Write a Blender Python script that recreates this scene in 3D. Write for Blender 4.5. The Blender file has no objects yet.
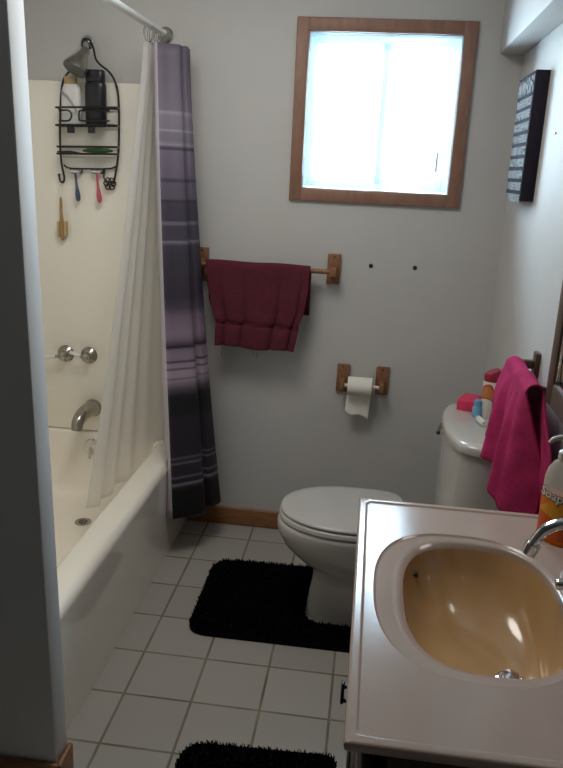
import bpy, bmesh, math, random
from math import sin, cos, pi, radians as R
from mathutils import Vector, Matrix, noise
random.seed(7)
sc = bpy.context.scene
C = sc.collection

# ------------------------------------------------------------------ materials
def new_mat(name):
    m = bpy.data.materials.new(name); m.use_nodes = True
    nt = m.node_tree; b = nt.nodes['Principled BSDF']
    return m, nt, b
def N(nt, t, **k):
    n = nt.nodes.new(t)
    for a, v in k.items(): setattr(n, a, v)
    return n
def bump(nt, b, scale, strength, dist=0.002, detail=3, coord='Object'):
    tc = N(nt, 'ShaderNodeTexCoord'); nz = N(nt, 'ShaderNodeTexNoise'); bp = N(nt, 'ShaderNodeBump')
    nz.inputs['Scale'].default_value = scale; nz.inputs['Detail'].default_value = detail
    bp.inputs['Strength'].default_value = strength; bp.inputs['Distance'].default_value = dist
    nt.links.new(tc.outputs[coord], nz.inputs['Vector']); nt.links.new(nz.outputs['Fac'], bp.inputs['Height'])
    nt.links.new(bp.outputs['Normal'], b.inputs['Normal'])
    return nz
def mat(name, col, rough=.5, metal=0, var=0, vscale=8, bs=0, bstr=.3, bd=.002, spec=None, coat=0):
    m, nt, b = new_mat(name)
    b.inputs['Roughness'].default_value = rough; b.inputs['Metallic'].default_value = metal
    b.inputs['Base Color'].default_value = (*col, 1)
    if spec is not None: b.inputs['Specular IOR Level'].default_value = spec
    if coat: b.inputs['Coat Weight'].default_value = coat; b.inputs['Coat Roughness'].default_value = .08
    if var:
        tc = N(nt, 'ShaderNodeTexCoord'); nz = N(nt, 'ShaderNodeTexNoise'); rp = N(nt, 'ShaderNodeValToRGB')
        nz.inputs['Scale'].default_value = vscale; nz.inputs['Detail'].default_value = 4
        rp.color_ramp.elements[0].position = .3; rp.color_ramp.elements[1].position = .7
        rp.color_ramp.elements[0].color = (*[c*(1-var) for c in col], 1)
        rp.color_ramp.elements[1].color = (*[min(1, c*(1+var)) for c in col], 1)
        nt.links.new(tc.outputs['Object'], nz.inputs['Vector']); nt.links.new(nz.outputs['Fac'], rp.inputs['Fac'])
        nt.links.new(rp.outputs['Color'], b.inputs['Base Color'])
    if bs: bump(nt, b, bs, bstr, bd)
    return m
def wood(name, dark, light, stretch=(1, 1, 1), rough=.45, scale=18):
    m, nt, b = new_mat(name)
    tc = N(nt, 'ShaderNodeTexCoord'); mp = N(nt, 'ShaderNodeMapping'); nz = N(nt, 'ShaderNodeTexNoise')
    rp = N(nt, 'ShaderNodeValToRGB'); bp = N(nt, 'ShaderNodeBump')
    mp.inputs['Scale'].default_value = stretch
    nz.inputs['Scale'].default_value = scale; nz.inputs['Detail'].default_value = 6; nz.inputs['Distortion'].default_value = .6
    rp.color_ramp.elements[0].position = .32; rp.color_ramp.elements[0].color = (*dark, 1)
    rp.color_ramp.elements[1].position = .7; rp.color_ramp.elements[1].color = (*light, 1)
    bp.inputs['Strength'].default_value = .15; bp.inputs['Distance'].default_value = .001
    L = nt.links.new
    L(tc.outputs['Object'], mp.inputs['Vector']); L(mp.outputs['Vector'], nz.inputs['Vector'])
    L(nz.outputs['Fac'], rp.inputs['Fac']); L(rp.outputs['Color'], b.inputs['Base Color'])
    L(nz.outputs['Fac'], bp.inputs['Height']); L(bp.outputs['Normal'], b.inputs['Normal'])
    b.inputs['Roughness'].default_value = rough
    return m

M = {}
M['wall'] = mat('wall_paint', (.52, .508, .49), .62, var=.03, vscale=3, bs=220, bstr=.12, bd=.001)
M['hall'] = mat('unlit_hall_tone', (.10, .095, .09), .7)  # darkened wall colour stands in for an unlit hall, cuts bounce behind the camera
M['entry_wall_pale'] = mat('entry_wall_paint', (.74, .735, .72), .6, var=.03, vscale=3, bs=220, bstr=.12, bd=.001)  # paler than the other walls, lightened to brighten the window-lit wall end
M['ceiling'] = mat('ceiling_paint', (.7, .7, .69), .8, bs=90, bstr=.2)
M['casing'] = wood('oak_casing', (.22, .115, .075), (.29, .155, .105), (4, 20, 1.2), .5, 9)
M['base_wood'] = wood('oak_baseboard', (.19, .075, .03), (.33, .15, .06), (2, 30, 30), .42, 8)
M['bar_wood'] = wood('oak_holder', (.15, .06, .025), (.32, .15, .07), (40, 40, 6), .5, 5)
M['mirror_wood'] = wood('dark_oak_frame', (.06, .032, .02), (.10, .055, .035), (40, 6, 6), .45, 6)
M['cabinet_wood'] = wood('dark_cabinet_wood', (.025, .013, .008), (.06, .03, .018), (30, 30, 3), .4, 6)
M['brush_wood'] = wood('brush_wood', (.30, .18, .07), (.46, .30, .13), (40, 40, 5), .5, 5)
M['vinyl'] = mat('window_vinyl', (.72, .8, .86), .35)
M['porcelain'] = mat('toilet_porcelain', (.53, .50, .465), .14, coat=.4)
M['seat_plastic'] = mat('seat_plastic', (.52, .51, .49), .22)
M['tub'] = mat('tub_enamel', (.88, .83, .735), .06, coat=.6)
M['surround'] = mat('surround_acrylic', (.88, .84, .745), .3, bs=4, bstr=.06, bd=.01)
M['counter'] = mat('cultured_marble', (.43, .335, .285), .17, var=.05, vscale=6, bs=14, bstr=.08, bd=.004)
M['basin'] = mat('basin_marble', (.49, .30, .138), .14, var=.06, vscale=5, coat=.5)
M['chrome'] = mat('chrome', (.72, .71, .69), .12, 1)
M['nickel'] = mat('tarnished_chrome', (.42, .40, .36), .22, 1, var=.15, vscale=40)
M['black_wire'] = mat('black_wire', (.012, .011, .012), .35)
M['black_plastic'] = mat('black_plastic', (.013, .011, .016), .3)
M['black_pile'] = mat('black_pile', (.0035, .0034, .004), .95, spec=.08)
M['black_frame'] = mat('sign_black', (.022, .019, .028), .8, spec=.1)
M['lettering'] = mat('sign_lettering', (.38, .41, .43), .8, spec=.1)
M['rod'] = mat('white_rod', (.78, .78, .76), .3)
M['maroon'] = mat('maroon_terry', (.11, .024, .036), .95, var=.10, vscale=60, bs=520, bstr=.9, bd=.004, spec=.1)
M['maroon_band'] = mat('maroon_band', (.10, .018, .03), .9, bs=700, bstr=.7, bd=.003, spec=.1)
M['pink_terry'] = mat('magenta_terry', (.45, .034, .128), .95, var=.2, vscale=22, bs=480, bstr=.9, bd=.004, spec=.1)
M['paper'] = mat('tissue_paper', (.78, .75, .69), .9, bs=180, bstr=.3)
M['cardboard'] = mat('cardboard_core', (.35, .25, .16), .9)
M['pink_box'] = mat('pink_card', (.72, .035, .12), .45)
M['white_plastic'] = mat('white_plastic', (.72, .71, .68), .35)
M['grey_plastic'] = mat('grey_print', (.36, .36, .36), .4)
M['dark_grey'] = mat('dark_grey_plastic', (.10, .10, .10), .35)
M['blue_plastic'] = mat('blue_plastic', (.06, .085, .16), .4)
M['pink_plastic'] = mat('pink_plastic', (.52, .10, .14), .4)
M['green_plastic'] = mat('dark_green_plastic', (.03, .09, .025), .45)
M['aqua'] = mat('aqua_plastic', (.16, .38, .55), .25)
M['red_cap'] = mat('red_cap', (.30, .012, .035), .35)
M['bristle'] = mat('bristle', (.50, .36, .18), .9)
M['dark_hole'] = mat('wall_plug_dark', (.03, .025, .022), .8)
M['hole_shade'] = mat('painted_hole_shade', (.02, .02, .02), .6)  # near-black colour painted for the shade inside drain and overflow holes
M['mirror'] = mat('mirror_glass', (.85, .87, .86), .02, 1)
M['orange_label'] = mat('orange_label', (.78, .22, .01), .4)
M['label_dark'] = mat('label_shadow', (.05, .03, .06), .5)
M['label_white'] = mat('label_white', (.75, .74, .70), .5)
M['pump'] = mat('pump_plastic', (.62, .63, .58), .35)

# floor: square tiles, joint spacing U
U = .205
def floor_mat():
    m, nt, b = new_mat('floor_tile'); L = nt.links.new
    tc = N(nt, 'ShaderNodeTexCoord'); sx = N(nt, 'ShaderNodeSeparateXYZ'); L(tc.outputs['Object'], sx.inputs[0])
    ds = []
    for a in ('X', 'Y'):
        d = N(nt, 'ShaderNodeMath', operation='DIVIDE'); d.inputs[1].default_value = U; L(sx.outputs[a], d.inputs[0])
        p = N(nt, 'ShaderNodeMath', operation='PINGPONG'); p.inputs[1].default_value = .5; L(d.outputs[0], p.inputs[0])
        ds.append((d, p))
    mn = N(nt, 'ShaderNodeMath', operation='MINIMUM'); L(ds[0][1].outputs[0], mn.inputs[0]); L(ds[1][1].outputs[0], mn.inputs[1])
    mr = N(nt, 'ShaderNodeMapRange'); L(mn.outputs[0], mr.inputs['Value'])
    mr.inputs['From Min'].default_value = .014; mr.inputs['From Max'].default_value = .024
    fl = [N(nt, 'ShaderNodeMath', operation='FLOOR') for _ in range(2)]
    cb = N(nt, 'ShaderNodeCombineXYZ')
    for i in range(2): L(ds[i][0].outputs[0], fl[i].inputs[0]); L(fl[i].outputs[0], cb.inputs[i])
    wn = N(nt, 'ShaderNodeTexWhiteNoise'); L(cb.outputs[0], wn.inputs['Vector'])
    tr = N(nt, 'ShaderNodeValToRGB'); L(wn.outputs['Value'], tr.inputs['Fac'])
    tr.color_ramp.elements[0].color = (.315, .296, .265, 1); tr.color_ramp.elements[1].color = (.37, .35, .315, 1)
    nz = N(nt, 'ShaderNodeTexNoise'); nz.inputs['Scale'].default_value = 5; nz.inputs['Detail'].default_value = 6
    L(tc.outputs['Object'], nz.inputs['Vector'])
    gr = N(nt, 'ShaderNodeValToRGB'); L(nz.outputs['Fac'], gr.inputs['Fac'])
    gr.color_ramp.elements[0].position = .35; gr.color_ramp.elements[1].position = .65
    gr.color_ramp.elements[0].color = (.12, .09, .06, 1); gr.color_ramp.elements[1].color = (.24, .2, .15, 1)
    mx = N(nt, 'ShaderNodeMix', data_type='RGBA'); L(mr.outputs[0], mx.inputs['Factor'])
    L(gr.outputs['Color'], mx.inputs['A']); L(tr.outputs['Color'], mx.inputs['B']); L(mx.outputs['Result'], b.inputs['Base Color'])
    rr = N(nt, 'ShaderNodeMapRange'); L(mr.outputs[0], rr.inputs['Value'])
    rr.inputs['To Min'].default_value = .85; rr.inputs['To Max'].default_value = .42; L(rr.outputs[0], b.inputs['Roughness'])
    bp = N(nt, 'ShaderNodeBump'); bp.inputs['Strength'].default_value = .5; bp.inputs['Distance'].default_value = .002
    L(mr.outputs[0], bp.inputs['Height']); L(bp.outputs['Normal'], b.inputs['Normal'])
    return m
M['floor'] = floor_mat()

def curtain_mat():
    m, nt, b = new_mat('striped_curtain'); L = nt.links.new
    tc = N(nt, 'ShaderNodeTexCoord'); uv = N(nt, 'ShaderNodeSeparateXYZ'); L(tc.outputs['UV'], uv.inputs[0])
    # stripes printed along the drop: (height in m, colour)
    def sr(v): return tuple((x*.98/255)**2.6 for x in v)
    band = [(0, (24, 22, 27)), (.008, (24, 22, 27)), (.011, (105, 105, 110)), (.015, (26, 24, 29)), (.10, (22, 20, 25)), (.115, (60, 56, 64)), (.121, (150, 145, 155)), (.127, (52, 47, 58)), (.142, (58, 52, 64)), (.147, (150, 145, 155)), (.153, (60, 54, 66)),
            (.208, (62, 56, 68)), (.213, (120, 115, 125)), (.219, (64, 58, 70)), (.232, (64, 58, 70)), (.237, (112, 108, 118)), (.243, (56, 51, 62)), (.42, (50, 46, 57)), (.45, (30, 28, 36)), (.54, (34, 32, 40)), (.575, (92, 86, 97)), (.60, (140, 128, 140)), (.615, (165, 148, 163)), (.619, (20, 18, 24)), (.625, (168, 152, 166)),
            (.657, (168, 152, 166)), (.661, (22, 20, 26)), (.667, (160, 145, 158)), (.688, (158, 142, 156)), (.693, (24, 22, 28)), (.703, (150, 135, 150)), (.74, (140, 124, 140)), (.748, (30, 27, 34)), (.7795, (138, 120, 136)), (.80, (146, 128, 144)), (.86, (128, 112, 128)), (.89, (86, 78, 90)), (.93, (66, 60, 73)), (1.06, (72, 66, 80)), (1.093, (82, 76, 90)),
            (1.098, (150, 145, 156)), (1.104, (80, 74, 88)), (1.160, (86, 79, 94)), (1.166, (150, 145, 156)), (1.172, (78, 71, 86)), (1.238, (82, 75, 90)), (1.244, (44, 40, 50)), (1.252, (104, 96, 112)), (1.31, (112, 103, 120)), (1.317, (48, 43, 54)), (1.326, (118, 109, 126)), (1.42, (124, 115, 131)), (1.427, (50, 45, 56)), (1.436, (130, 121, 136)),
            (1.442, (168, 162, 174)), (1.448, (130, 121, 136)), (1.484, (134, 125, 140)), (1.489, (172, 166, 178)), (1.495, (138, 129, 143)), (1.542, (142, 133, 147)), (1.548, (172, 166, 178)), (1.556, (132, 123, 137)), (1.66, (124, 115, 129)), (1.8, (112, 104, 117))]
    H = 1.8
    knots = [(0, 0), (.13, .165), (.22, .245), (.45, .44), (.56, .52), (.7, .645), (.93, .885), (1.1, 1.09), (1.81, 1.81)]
    def remap(h):
        for (a, va), (q, vq) in zip(knots, knots[1:]):
            if h <= q: return va+(vq-va)*(h-a)/(q-a)
        return h
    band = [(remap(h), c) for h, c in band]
    prev = None
    # several colour ramps chained (a ramp holds 32 stops)
    chunks = [band[:24], band[23:46], band[45:]]
    assert len(band) < 76
    outs = []
    for ch in chunks:
        rp = N(nt, 'ShaderNodeValToRGB'); e = rp.color_ramp.elements
        for i, (z, c) in enumerate(ch):
            if i == 0: el = e[0]; el.position = z/H
            elif i == 1: el = e[1]; el.position = z/H
            else: el = e.new(z/H)
            el.color = (*sr(c), 1)
        L(uv.outputs['Y'], rp.inputs['Fac']); outs.append((rp, ch[0][0]/H))
    cur = outs[0][0].outputs['Color']
    for rp, z0 in outs[1:]:
        gt = N(nt, 'ShaderNodeMath', operation='GREATER_THAN'); gt.inputs[1].default_value = z0; L(uv.outputs['Y'], gt.inputs[0])
        mx = N(nt, 'ShaderNodeMix', data_type='RGBA'); L(gt.outputs[0], mx.inputs['Factor']); L(cur, mx.inputs['A']); L(rp.outputs['Color'], mx.inputs['B'])
        cur = mx.outputs['Result']
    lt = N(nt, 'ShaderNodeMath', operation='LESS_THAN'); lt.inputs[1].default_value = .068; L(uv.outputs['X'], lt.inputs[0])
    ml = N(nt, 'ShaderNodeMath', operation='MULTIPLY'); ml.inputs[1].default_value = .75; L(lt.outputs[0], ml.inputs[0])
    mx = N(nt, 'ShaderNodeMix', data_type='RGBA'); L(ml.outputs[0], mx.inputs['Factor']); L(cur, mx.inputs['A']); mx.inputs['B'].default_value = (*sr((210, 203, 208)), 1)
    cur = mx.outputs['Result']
    L(cur, b.inputs['Base Color']); b.inputs['Roughness'].default_value = .6
    bump(nt, b, 900, .3, .001)
    return m
M['curtain'] = curtain_mat()

def sheer_mat(name, col, op, trans):
    m, nt, b = new_mat(name); L = nt.links.new
    b.inputs['Base Color'].default_value = (*col, 1); b.inputs['Roughness'].default_value = .35
    out = nt.nodes['Material Output']; tl = N(nt, 'ShaderNodeBsdfTranslucent'); tl.inputs['Color'].default_value = (*col, 1)
    tp = N(nt, 'ShaderNodeBsdfTransparent'); a = N(nt, 'ShaderNodeMixShader'); c = N(nt, 'ShaderNodeMixShader')
    a.inputs[0].default_value = trans; c.inputs[0].default_value = op
    L(b.outputs[0], a.inputs[1]); L(tl.outputs[0], a.inputs[2]); L(tp.outputs[0], c.inputs[1]); L(a.outputs[0], c.inputs[2]); L(c.outputs[0], out.inputs['Surface'])
    return m
M['liner'] = sheer_mat('vinyl_liner', (.86, .845, .825), .58, .45)
M['vinyl'] = sheer_mat('window_vinyl', (.74, .84, .91), 1.0, .54)  # pale blue and translucent so the frames imitate glare from the bright opening
M['clear_plastic'] = sheer_mat('clear_plastic', (.75, .72, .62), .45, .4)
M['soap_liquid'] = sheer_mat('orange_soap', (.85, .28, .01), .92, .5)
def pane_mat():
    m, nt, b = new_mat('window_glass'); L = nt.links.new
    out = nt.nodes['Material Output']; tp = N(nt, 'ShaderNodeBsdfTransparent'); gl = N(nt, 'ShaderNodeBsdfGlossy'); fr = N(nt, 'ShaderNodeFresnel'); mx = N(nt, 'ShaderNodeMixShader')
    tp.inputs['Color'].default_value = (.95, .98, 1, 1); gl.inputs['Roughness'].default_value = .02; fr.inputs['IOR'].default_value = 1.3
    L(fr.outputs[0], mx.inputs[0]); L(tp.outputs[0], mx.inputs[1]); L(gl.outputs[0], mx.inputs[2]); L(mx.outputs[0], out.inputs['Surface'])
    return m
M['glass'] = pane_mat()

def can_mat():
    m, nt, b = new_mat('spray_can_print'); L = nt.links.new
    tc = N(nt, 'ShaderNodeTexCoord'); wv = N(nt, 'ShaderNodeTexWave'); rp = N(nt, 'ShaderNodeValToRGB')
    wv.wave_type = 'BANDS'; wv.bands_direction = 'DIAGONAL'; wv.inputs['Scale'].default_value = 6; wv.inputs['Distortion'].default_value = 5
    rp.color_ramp.interpolation = 'CONSTANT'
    e = rp.color_ramp.elements; e[0].color = (.66, .62, .55, 1); e[1].position = .62; e[1].color = (.45, .05, .03, 1)
    x = e.new(.8); x.color = (.5, .18, .05, 1)
    L(tc.outputs['Object'], wv.inputs['Vector']); L(wv.outputs['Fac'], rp.inputs['Fac']); L(rp.outputs['Color'], b.inputs['Base Color'])
    b.inputs['Roughness'].default_value = .3
    return m
M['can'] = can_mat()

# ------------------------------------------------------------------ mesh helpers (all geometry written in room coordinates, metres)
def box(bm, a, b, bev=0, seg=2, mtx=None):
    lo = [min(a[i], b[i]) for i in range(3)]; hi = [max(a[i], b[i]) for i in range(3)]
    t = bmesh.new(); bmesh.ops.create_cube(t, size=1)
    for v in t.verts: v.co = Vector([lo[i]+(v.co[i]+.5)*(hi[i]-lo[i]) for i in range(3)])
    if bev: bmesh.ops.bevel(t, geom=t.edges[:], offset=bev, segments=seg, profile=.5, affect='EDGES')
    if mtx is not None: bmesh.ops.transform(t, matrix=mtx, verts=t.verts)
    merge(bm, t); return bm
def merge(bm, t):
    me = bpy.data.meshes.new('tmp'); t.to_mesh(me); t.free(); bm.from_mesh(me); bpy.data.meshes.remove(me)
def loft(bm, rings, cap0=True, cap1=True, closed=True):
    vs = [[bm.verts.new(p) for p in r] for r in rings]; n = len(vs[0])
    for i in range(len(vs)-1):
        for j in range(n if closed else n-1):
            k = (j+1) % n
            bm.faces.new((vs[i][j], vs[i][k], vs[i+1][k], vs[i+1][j]))
    if cap0 and closed: bm.faces.new(list(reversed(vs[0])))
    if cap1 and closed: bm.faces.new(vs[-1])
    return vs
def tube(bm, pts, r, seg=8, closed=False, cap=True):
    pts = [Vector(p) for p in pts]; n = len(pts); rings = []
    rad = r if isinstance(r, (list, tuple)) else [r]*n
    up = None
    for i, p in enumerate(pts):
        a = pts[(i-1) % n] if (closed or i > 0) else p; b = pts[(i+1) % n] if (closed or i < n-1) else p
        t = (b-a).normalized()
        if up is None: up = Vector((0, 0, 1)) if abs(t.z) < .9 else Vector((0, 1, 0))
        s = t.cross(up)
        if s.length < 1e-5: s = t.orthogonal()
        s.normalize(); up = s.cross(t).normalized()
        rings.append([p + rad[i]*(cos(2*pi*k/seg)*s + sin(2*pi*k/seg)*up) for k in range(seg)])
    if closed: rings.append(rings[0])
    loft(bm, rings, cap and not closed, cap and not closed)
    if closed: bmesh.ops.remove_doubles(bm, verts=bm.verts, dist=1e-6)
    return bm
def lathe(bm, prof, origin, axis=(0, 0, 1), seg=28):
    ax = Vector(axis).normalized(); s = ax.orthogonal().normalized(); u = ax.cross(s); o = Vector(origin)
    loft(bm, [[o+ax*h+max(r, 1e-4)*(cos(2*pi*k/seg)*s+sin(2*pi*k/seg)*u) for k in range(seg)] for r, h in prof])
    return bm
def smooth_path(pts, per=8, closed=False):
    P = [Vector(p) for p in pts]; n = len(P); out = []
    rng = n if closed else n-1
    for i in range(rng):
        p0 = P[(i-1) % n] if (closed or i > 0) else P[i]; p1 = P[i]; p2 = P[(i+1) % n]; p3 = P[(i+2) % n] if (closed or i < n-2) else P[i+1]
        for k in range(per):
            t = k/per
            out.append(.5*((2*p1)+(-p0+p2)*t+(2*p0-5*p1+4*p2-p3)*t*t+(-p0+3*p1-3*p2+p3)*t**3))
    if not closed: out.append(P[-1])
    return out
def resample(pts, n):
    P = [Vector(p) for p in pts]; d = [0]
    for a, b in zip(P, P[1:]): d.append(d[-1]+(b-a).length)
    out = []; j = 0
    for i in range(n):
        s = d[-1]*i/(n-1)
        while j < len(d)-2 and d[j+1] < s: j += 1
        t = (s-d[j])/max(1e-9, d[j+1]-d[j]); out.append(P[j].lerp(P[j+1], min(1, t)))
    return out
def rrect(x0, x1, y0, y1, r, z, n=8):
    out = []
    for cx, cy, a0 in ((x1-r, y1-r, 0), (x0+r, y1-r, 90), (x0+r, y0+r, 180), (x1-r, y0+r, 270)):
        for k in range(n+1):
            a = R(a0+90*k/n); out.append(Vector((cx+r*cos(a), cy+r*sin(a), z)))
    return out
def finish(bm, angle=35):
    bmesh.ops.recalc_face_normals(bm, faces=bm.faces)
def obj(name, bm, m, parent=None, angle=38, solid=0, sub=0, recalc=True):
    if recalc: bmesh.ops.recalc_face_normals(bm, faces=bm.faces)
    off = Vector((0, 0, 0)); p = parent
    while p is not None: off += p.location; p = p.parent
    if parent is None:                     # origin at the middle of the foot
        if bm.verts:
            xs = [v.co.x for v in bm.verts]; ys = [v.co.y for v in bm.verts]; zs = [v.co.z for v in bm.verts]
            off = Vector(((min(xs)+max(xs))/2, (min(ys)+max(ys))/2, min(zs)))
    bmesh.ops.translate(bm, verts=bm.verts, vec=-off)
    me = bpy.data.meshes.new(name); bm.to_mesh(me); bm.free()
    me.polygons.foreach_set('use_smooth', [True]*len(me.polygons)); me.set_sharp_from_angle(angle=R(angle))
    o = bpy.data.objects.new(name, me); C.objects.link(o)
    me.materials.append(m)
    if parent is None: o.location = off
    else: o.parent = parent
    if solid:
        md = o.modifiers.new('thickness', 'SOLIDIFY'); md.thickness = solid; md.offset = 0
    if sub:
        md = o.modifiers.new('smooth', 'SUBSURF'); md.levels = sub; md.render_levels = sub
    return o
def tag(o, label, cat, group=None):
    o['label'] = label; o['category'] = cat
    if group: o['group'] = group
    return o
def thing(name, label, cat, loc=(0, 0, 0), group=None):
    o = bpy.data.objects.new(name, None); C.objects.link(o); o.location = loc; o.empty_display_size = .05
    return tag(o, label, cat, group)
def struct(name, bm, m, parent=None, **k):
    o = obj(name, bm, m, parent, **k)
    if parent is None: o['kind'] = 'structure'
    return o
NB = bmesh.new

# ------------------------------------------------------------------ room shell
XR, XL, YB, YN, ZC = 1.115, -.93, .136, -3.7, 2.42
WX0, WX1, WZ0, WZ1 = .337, .897, 1.462, 2.022          # window opening in the back wall
struct('floor', box(NB(), (XL-.1, YN-.1, -.06), (XR+.1, YB+.12, 0)), M['floor']).location = (0, 0, 0)
f = bpy.data.objects['floor']                          # keep the tile grid anchored to the room origin
for v in f.data.vertices: v.co = v.co + Vector(((XL+XR)/2, (YN-.1+YB+.12)/2, -.06))
struct('ceiling', box(NB(), (XL-.1, YN-.1, ZC), (XR+.1, YB+.12, ZC+.06)), M['ceiling'])
b = NB(); T = YB+.12
box(b, (XL-.1, YB, 0), (WX0, T, ZC)); box(b, (WX1, YB, 0), (XR+.1, T, ZC))
box(b, (WX0, YB, 0), (WX1, T, WZ0)); box(b, (WX0, YB, WZ1), (WX1, T, ZC))
struct('wall_back', b, M['wall'])
struct('wall_right', box(NB(), (XR, YN, 0), (XR+.1, YB, ZC)), M['wall'])
struct('wall_left', box(NB(), (XL-.1, YN, 0), (XL, YB, ZC)), M['wall'])
struct('wall_front', box(NB(), (XL-.1, YN-.1, 0), (XR+.1, YN, ZC)), M['hall'])
b = box(NB(), (XL, -1.395, 0), (-.048, -1.322, ZC), .005, 2)
for v in b.verts:                                       # the old wall end is a little out of plumb
    if v.co.x > -.2: v.co.x -= .018*max(0, v.co.z-.08)
struct('wall_entry', b, M['entry_wall_pale'])
struct('trim_1', box(NB(), (1.027, YN, 1.964), (XR, YB, ZC), .004, 2), M['wall'])          # boxed-in soffit along the right wall
def baseboard(name, a, bb, axis):
    struct(name, box(NB(), a, bb, .006, 3), M['base_wood'])
baseboard('baseboard_back', (-.10, YB-.014, 0), (XR, YB, .082), 0)
b = NB(); box(b, (XL, -1.409, 0), (-.034, -1.395, .08), .006, 3)
box(b, (-.048, -1.409, 0), (-.034, -1.322, .08), .006, 3)
struct('baseboard_entry', b, M['base_wood'])

# window
w = struct('window_1', (lambda b: (box(b, (WX0-.046, YB-.016, WZ0-.046), (WX0+.002, YB, WZ1+.046), .004), box(b, (WX1-.002, YB-.016, WZ0-.046), (WX1+.046, YB, WZ1+.046), .004),
     box(b, (WX0, YB-.016, WZ1-.002), (WX1, YB, WZ1+.046), .004), box(b, (WX0, YB-.016, WZ0-.046), (WX1, YB, WZ0+.002), .004), b)[-1])(NB()), M['casing'])
b = NB(); t = .004
box(b, (WX0, YB, WZ0), (WX0+t, T, WZ1)); box(b, (WX1-t, YB, WZ0), (WX1, T, WZ1)); box(b, (WX0, YB, WZ1-t), (WX1, T, WZ1)); box(b, (WX0, YB, WZ0), (WX1, T, WZ0+t))
struct('jamb_liner', b, M['white_plastic'], w)
def frame_ring(x0, x1, z0, z1, y0, y1, s, bev=.003):
    b = NB()
    box(b, (x0, y0, z0), (x0+s, y1, z1), bev); box(b, (x1-s, y0, z0), (x1, y1, z1), bev)
    box(b, (x0+s, y0, z1-s), (x1-s, y1, z1), bev); box(b, (x0+s, y0, z0), (x1-s, y1, z0+s), bev)
    return b
A0, A1, B0, B1 = WX0+.006, WX1-.006, WZ0+.006, WZ1-.006
struct('window_frame', frame_ring(A0, A1, B0, B1, YB+.045, YB+.10, .022), M['vinyl'], w)
s1 = struct('fixed_sash', frame_ring(A0+.022, .64, B0+.022, B1-.022, YB+.078, YB+.096, .018), M['vinyl'], w)
struct('pane', box(NB(), (A0+.03, YB+.086, B0+.03), (.635, YB+.089, B1-.03)), M['glass'], s1)
s2 = struct('sliding_sash', frame_ring(.615, A1-.022, B0+.022, B1-.022, YB+.052, YB+.072, .020), M['vinyl'], w)
struct('pane', box(NB(), (.63, YB+.060, B0+.04), (A1-.04, YB+.063, B1-.04)), M['glass'], s2)
b = NB(); tube(b, smooth_path([(A1-.044, YB+.05, 1.545), (A1-.046, YB+.035, 1.56), (A1-.046, YB+.035, 1.60), (A1-.044, YB+.05, 1.615)]), .005)
struct('sash_pull', b, M['white_plastic'], w)

# ------------------------------------------------------------------ bathtub
RIM = .390
tub = thing('bathtub', 'cream built-in bathtub with glossy apron along the left of the tiled floor', 'bathtub', (-.52, -.54, 0))
X0, X1, Y0, Y1 = XL+.002, -.101, -1.320, YB-.002
rings = [rrect(X0, X1, Y0, Y1, .004, 0), rrect(X0, X1-.001, Y0, Y1, .004, RIM-.03)]
for k in range(1, 7):
    a = k*15; d = .024*(1-cos(R(a))); rings.append(rrect(X0, X1-.001-d, Y0, Y1, .004, RIM-.03+.024*sin(R(a))+.006*k/6))
rings += [rrect(X0+.06, -.196, Y0+.09, .0985, .10, RIM), rrect(X0+.068, -.205, Y0+.098, .095, .10, RIM-.004), rrect(X0+.074, -.212, Y0+.104, .092, .10, RIM-.014),
          rrect(X0+.084, -.224, Y0+.13, .085, .10, .26), rrect(X0+.10, -.24, Y0+.18, .06, .11, .15), rrect(X0+.12, -.26, Y0+.22, .03, .12, .11),
          rrect(X0+.16, -.30, Y0+.27, -.01, .12, .09), rrect(X0+.26, -.40, Y0+.4, -.10, .05, .084)]
b = NB(); loft(b, rings, cap0=False)
obj('tub_shell', b, M['tub'], tub, angle=60)
b = NB(); lathe(b, [(.034, 0), (.034, .002), (.030, .004), (.022, .002), (.0, .0015)], (-.47, -.150, .0845))
dr = obj('drain', b, M['nickel'], tub)
for k in range(9):
    a = k*pi/4; q = .014 if k < 8 else 0
    obj('drain_hole', lathe(NB(), [(.0042, 0), (.0042, .001), (0, .001)], (-.47+q*cos(a), -.15+q*sin(a), .0865), seg=8), M['hole_shade'], dr)
b = NB(); lathe(b, [(.036, 0), (.037, .004), (.033, .010), (.02, .013), (0, .014)], (-.517, .0905, .324), (0, -1, .08))
ov = obj('overflow_plate', b, M['chrome'], tub)
b = NB(); tube(b, [(-.517, .078, .322), (-.517, .063, .318), (-.517, .056, .302), (-.517, .056, .284)], [.006, .006, .006, .0075], 10)
obj('trip_lever', b, M['chrome'], ov)

sr = thing('tub_surround', 'cream tub surround panels above the bathtub on the back wall', 'wall panel', (-.52, .13, RIM))
obj('back_panel', box(NB(), (XL+.001, YB-.034, RIM+.005), (-.115, YB-.001, 1.815), .004), M['surround'], sr)
obj('side_panel', box(NB(), (XL+.001, -1.319, RIM+.001), (XL+.011, YB-.035, 1.81), .004), M['surround'], sr)
YS = YB-.0345                                              # face of the surround

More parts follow.
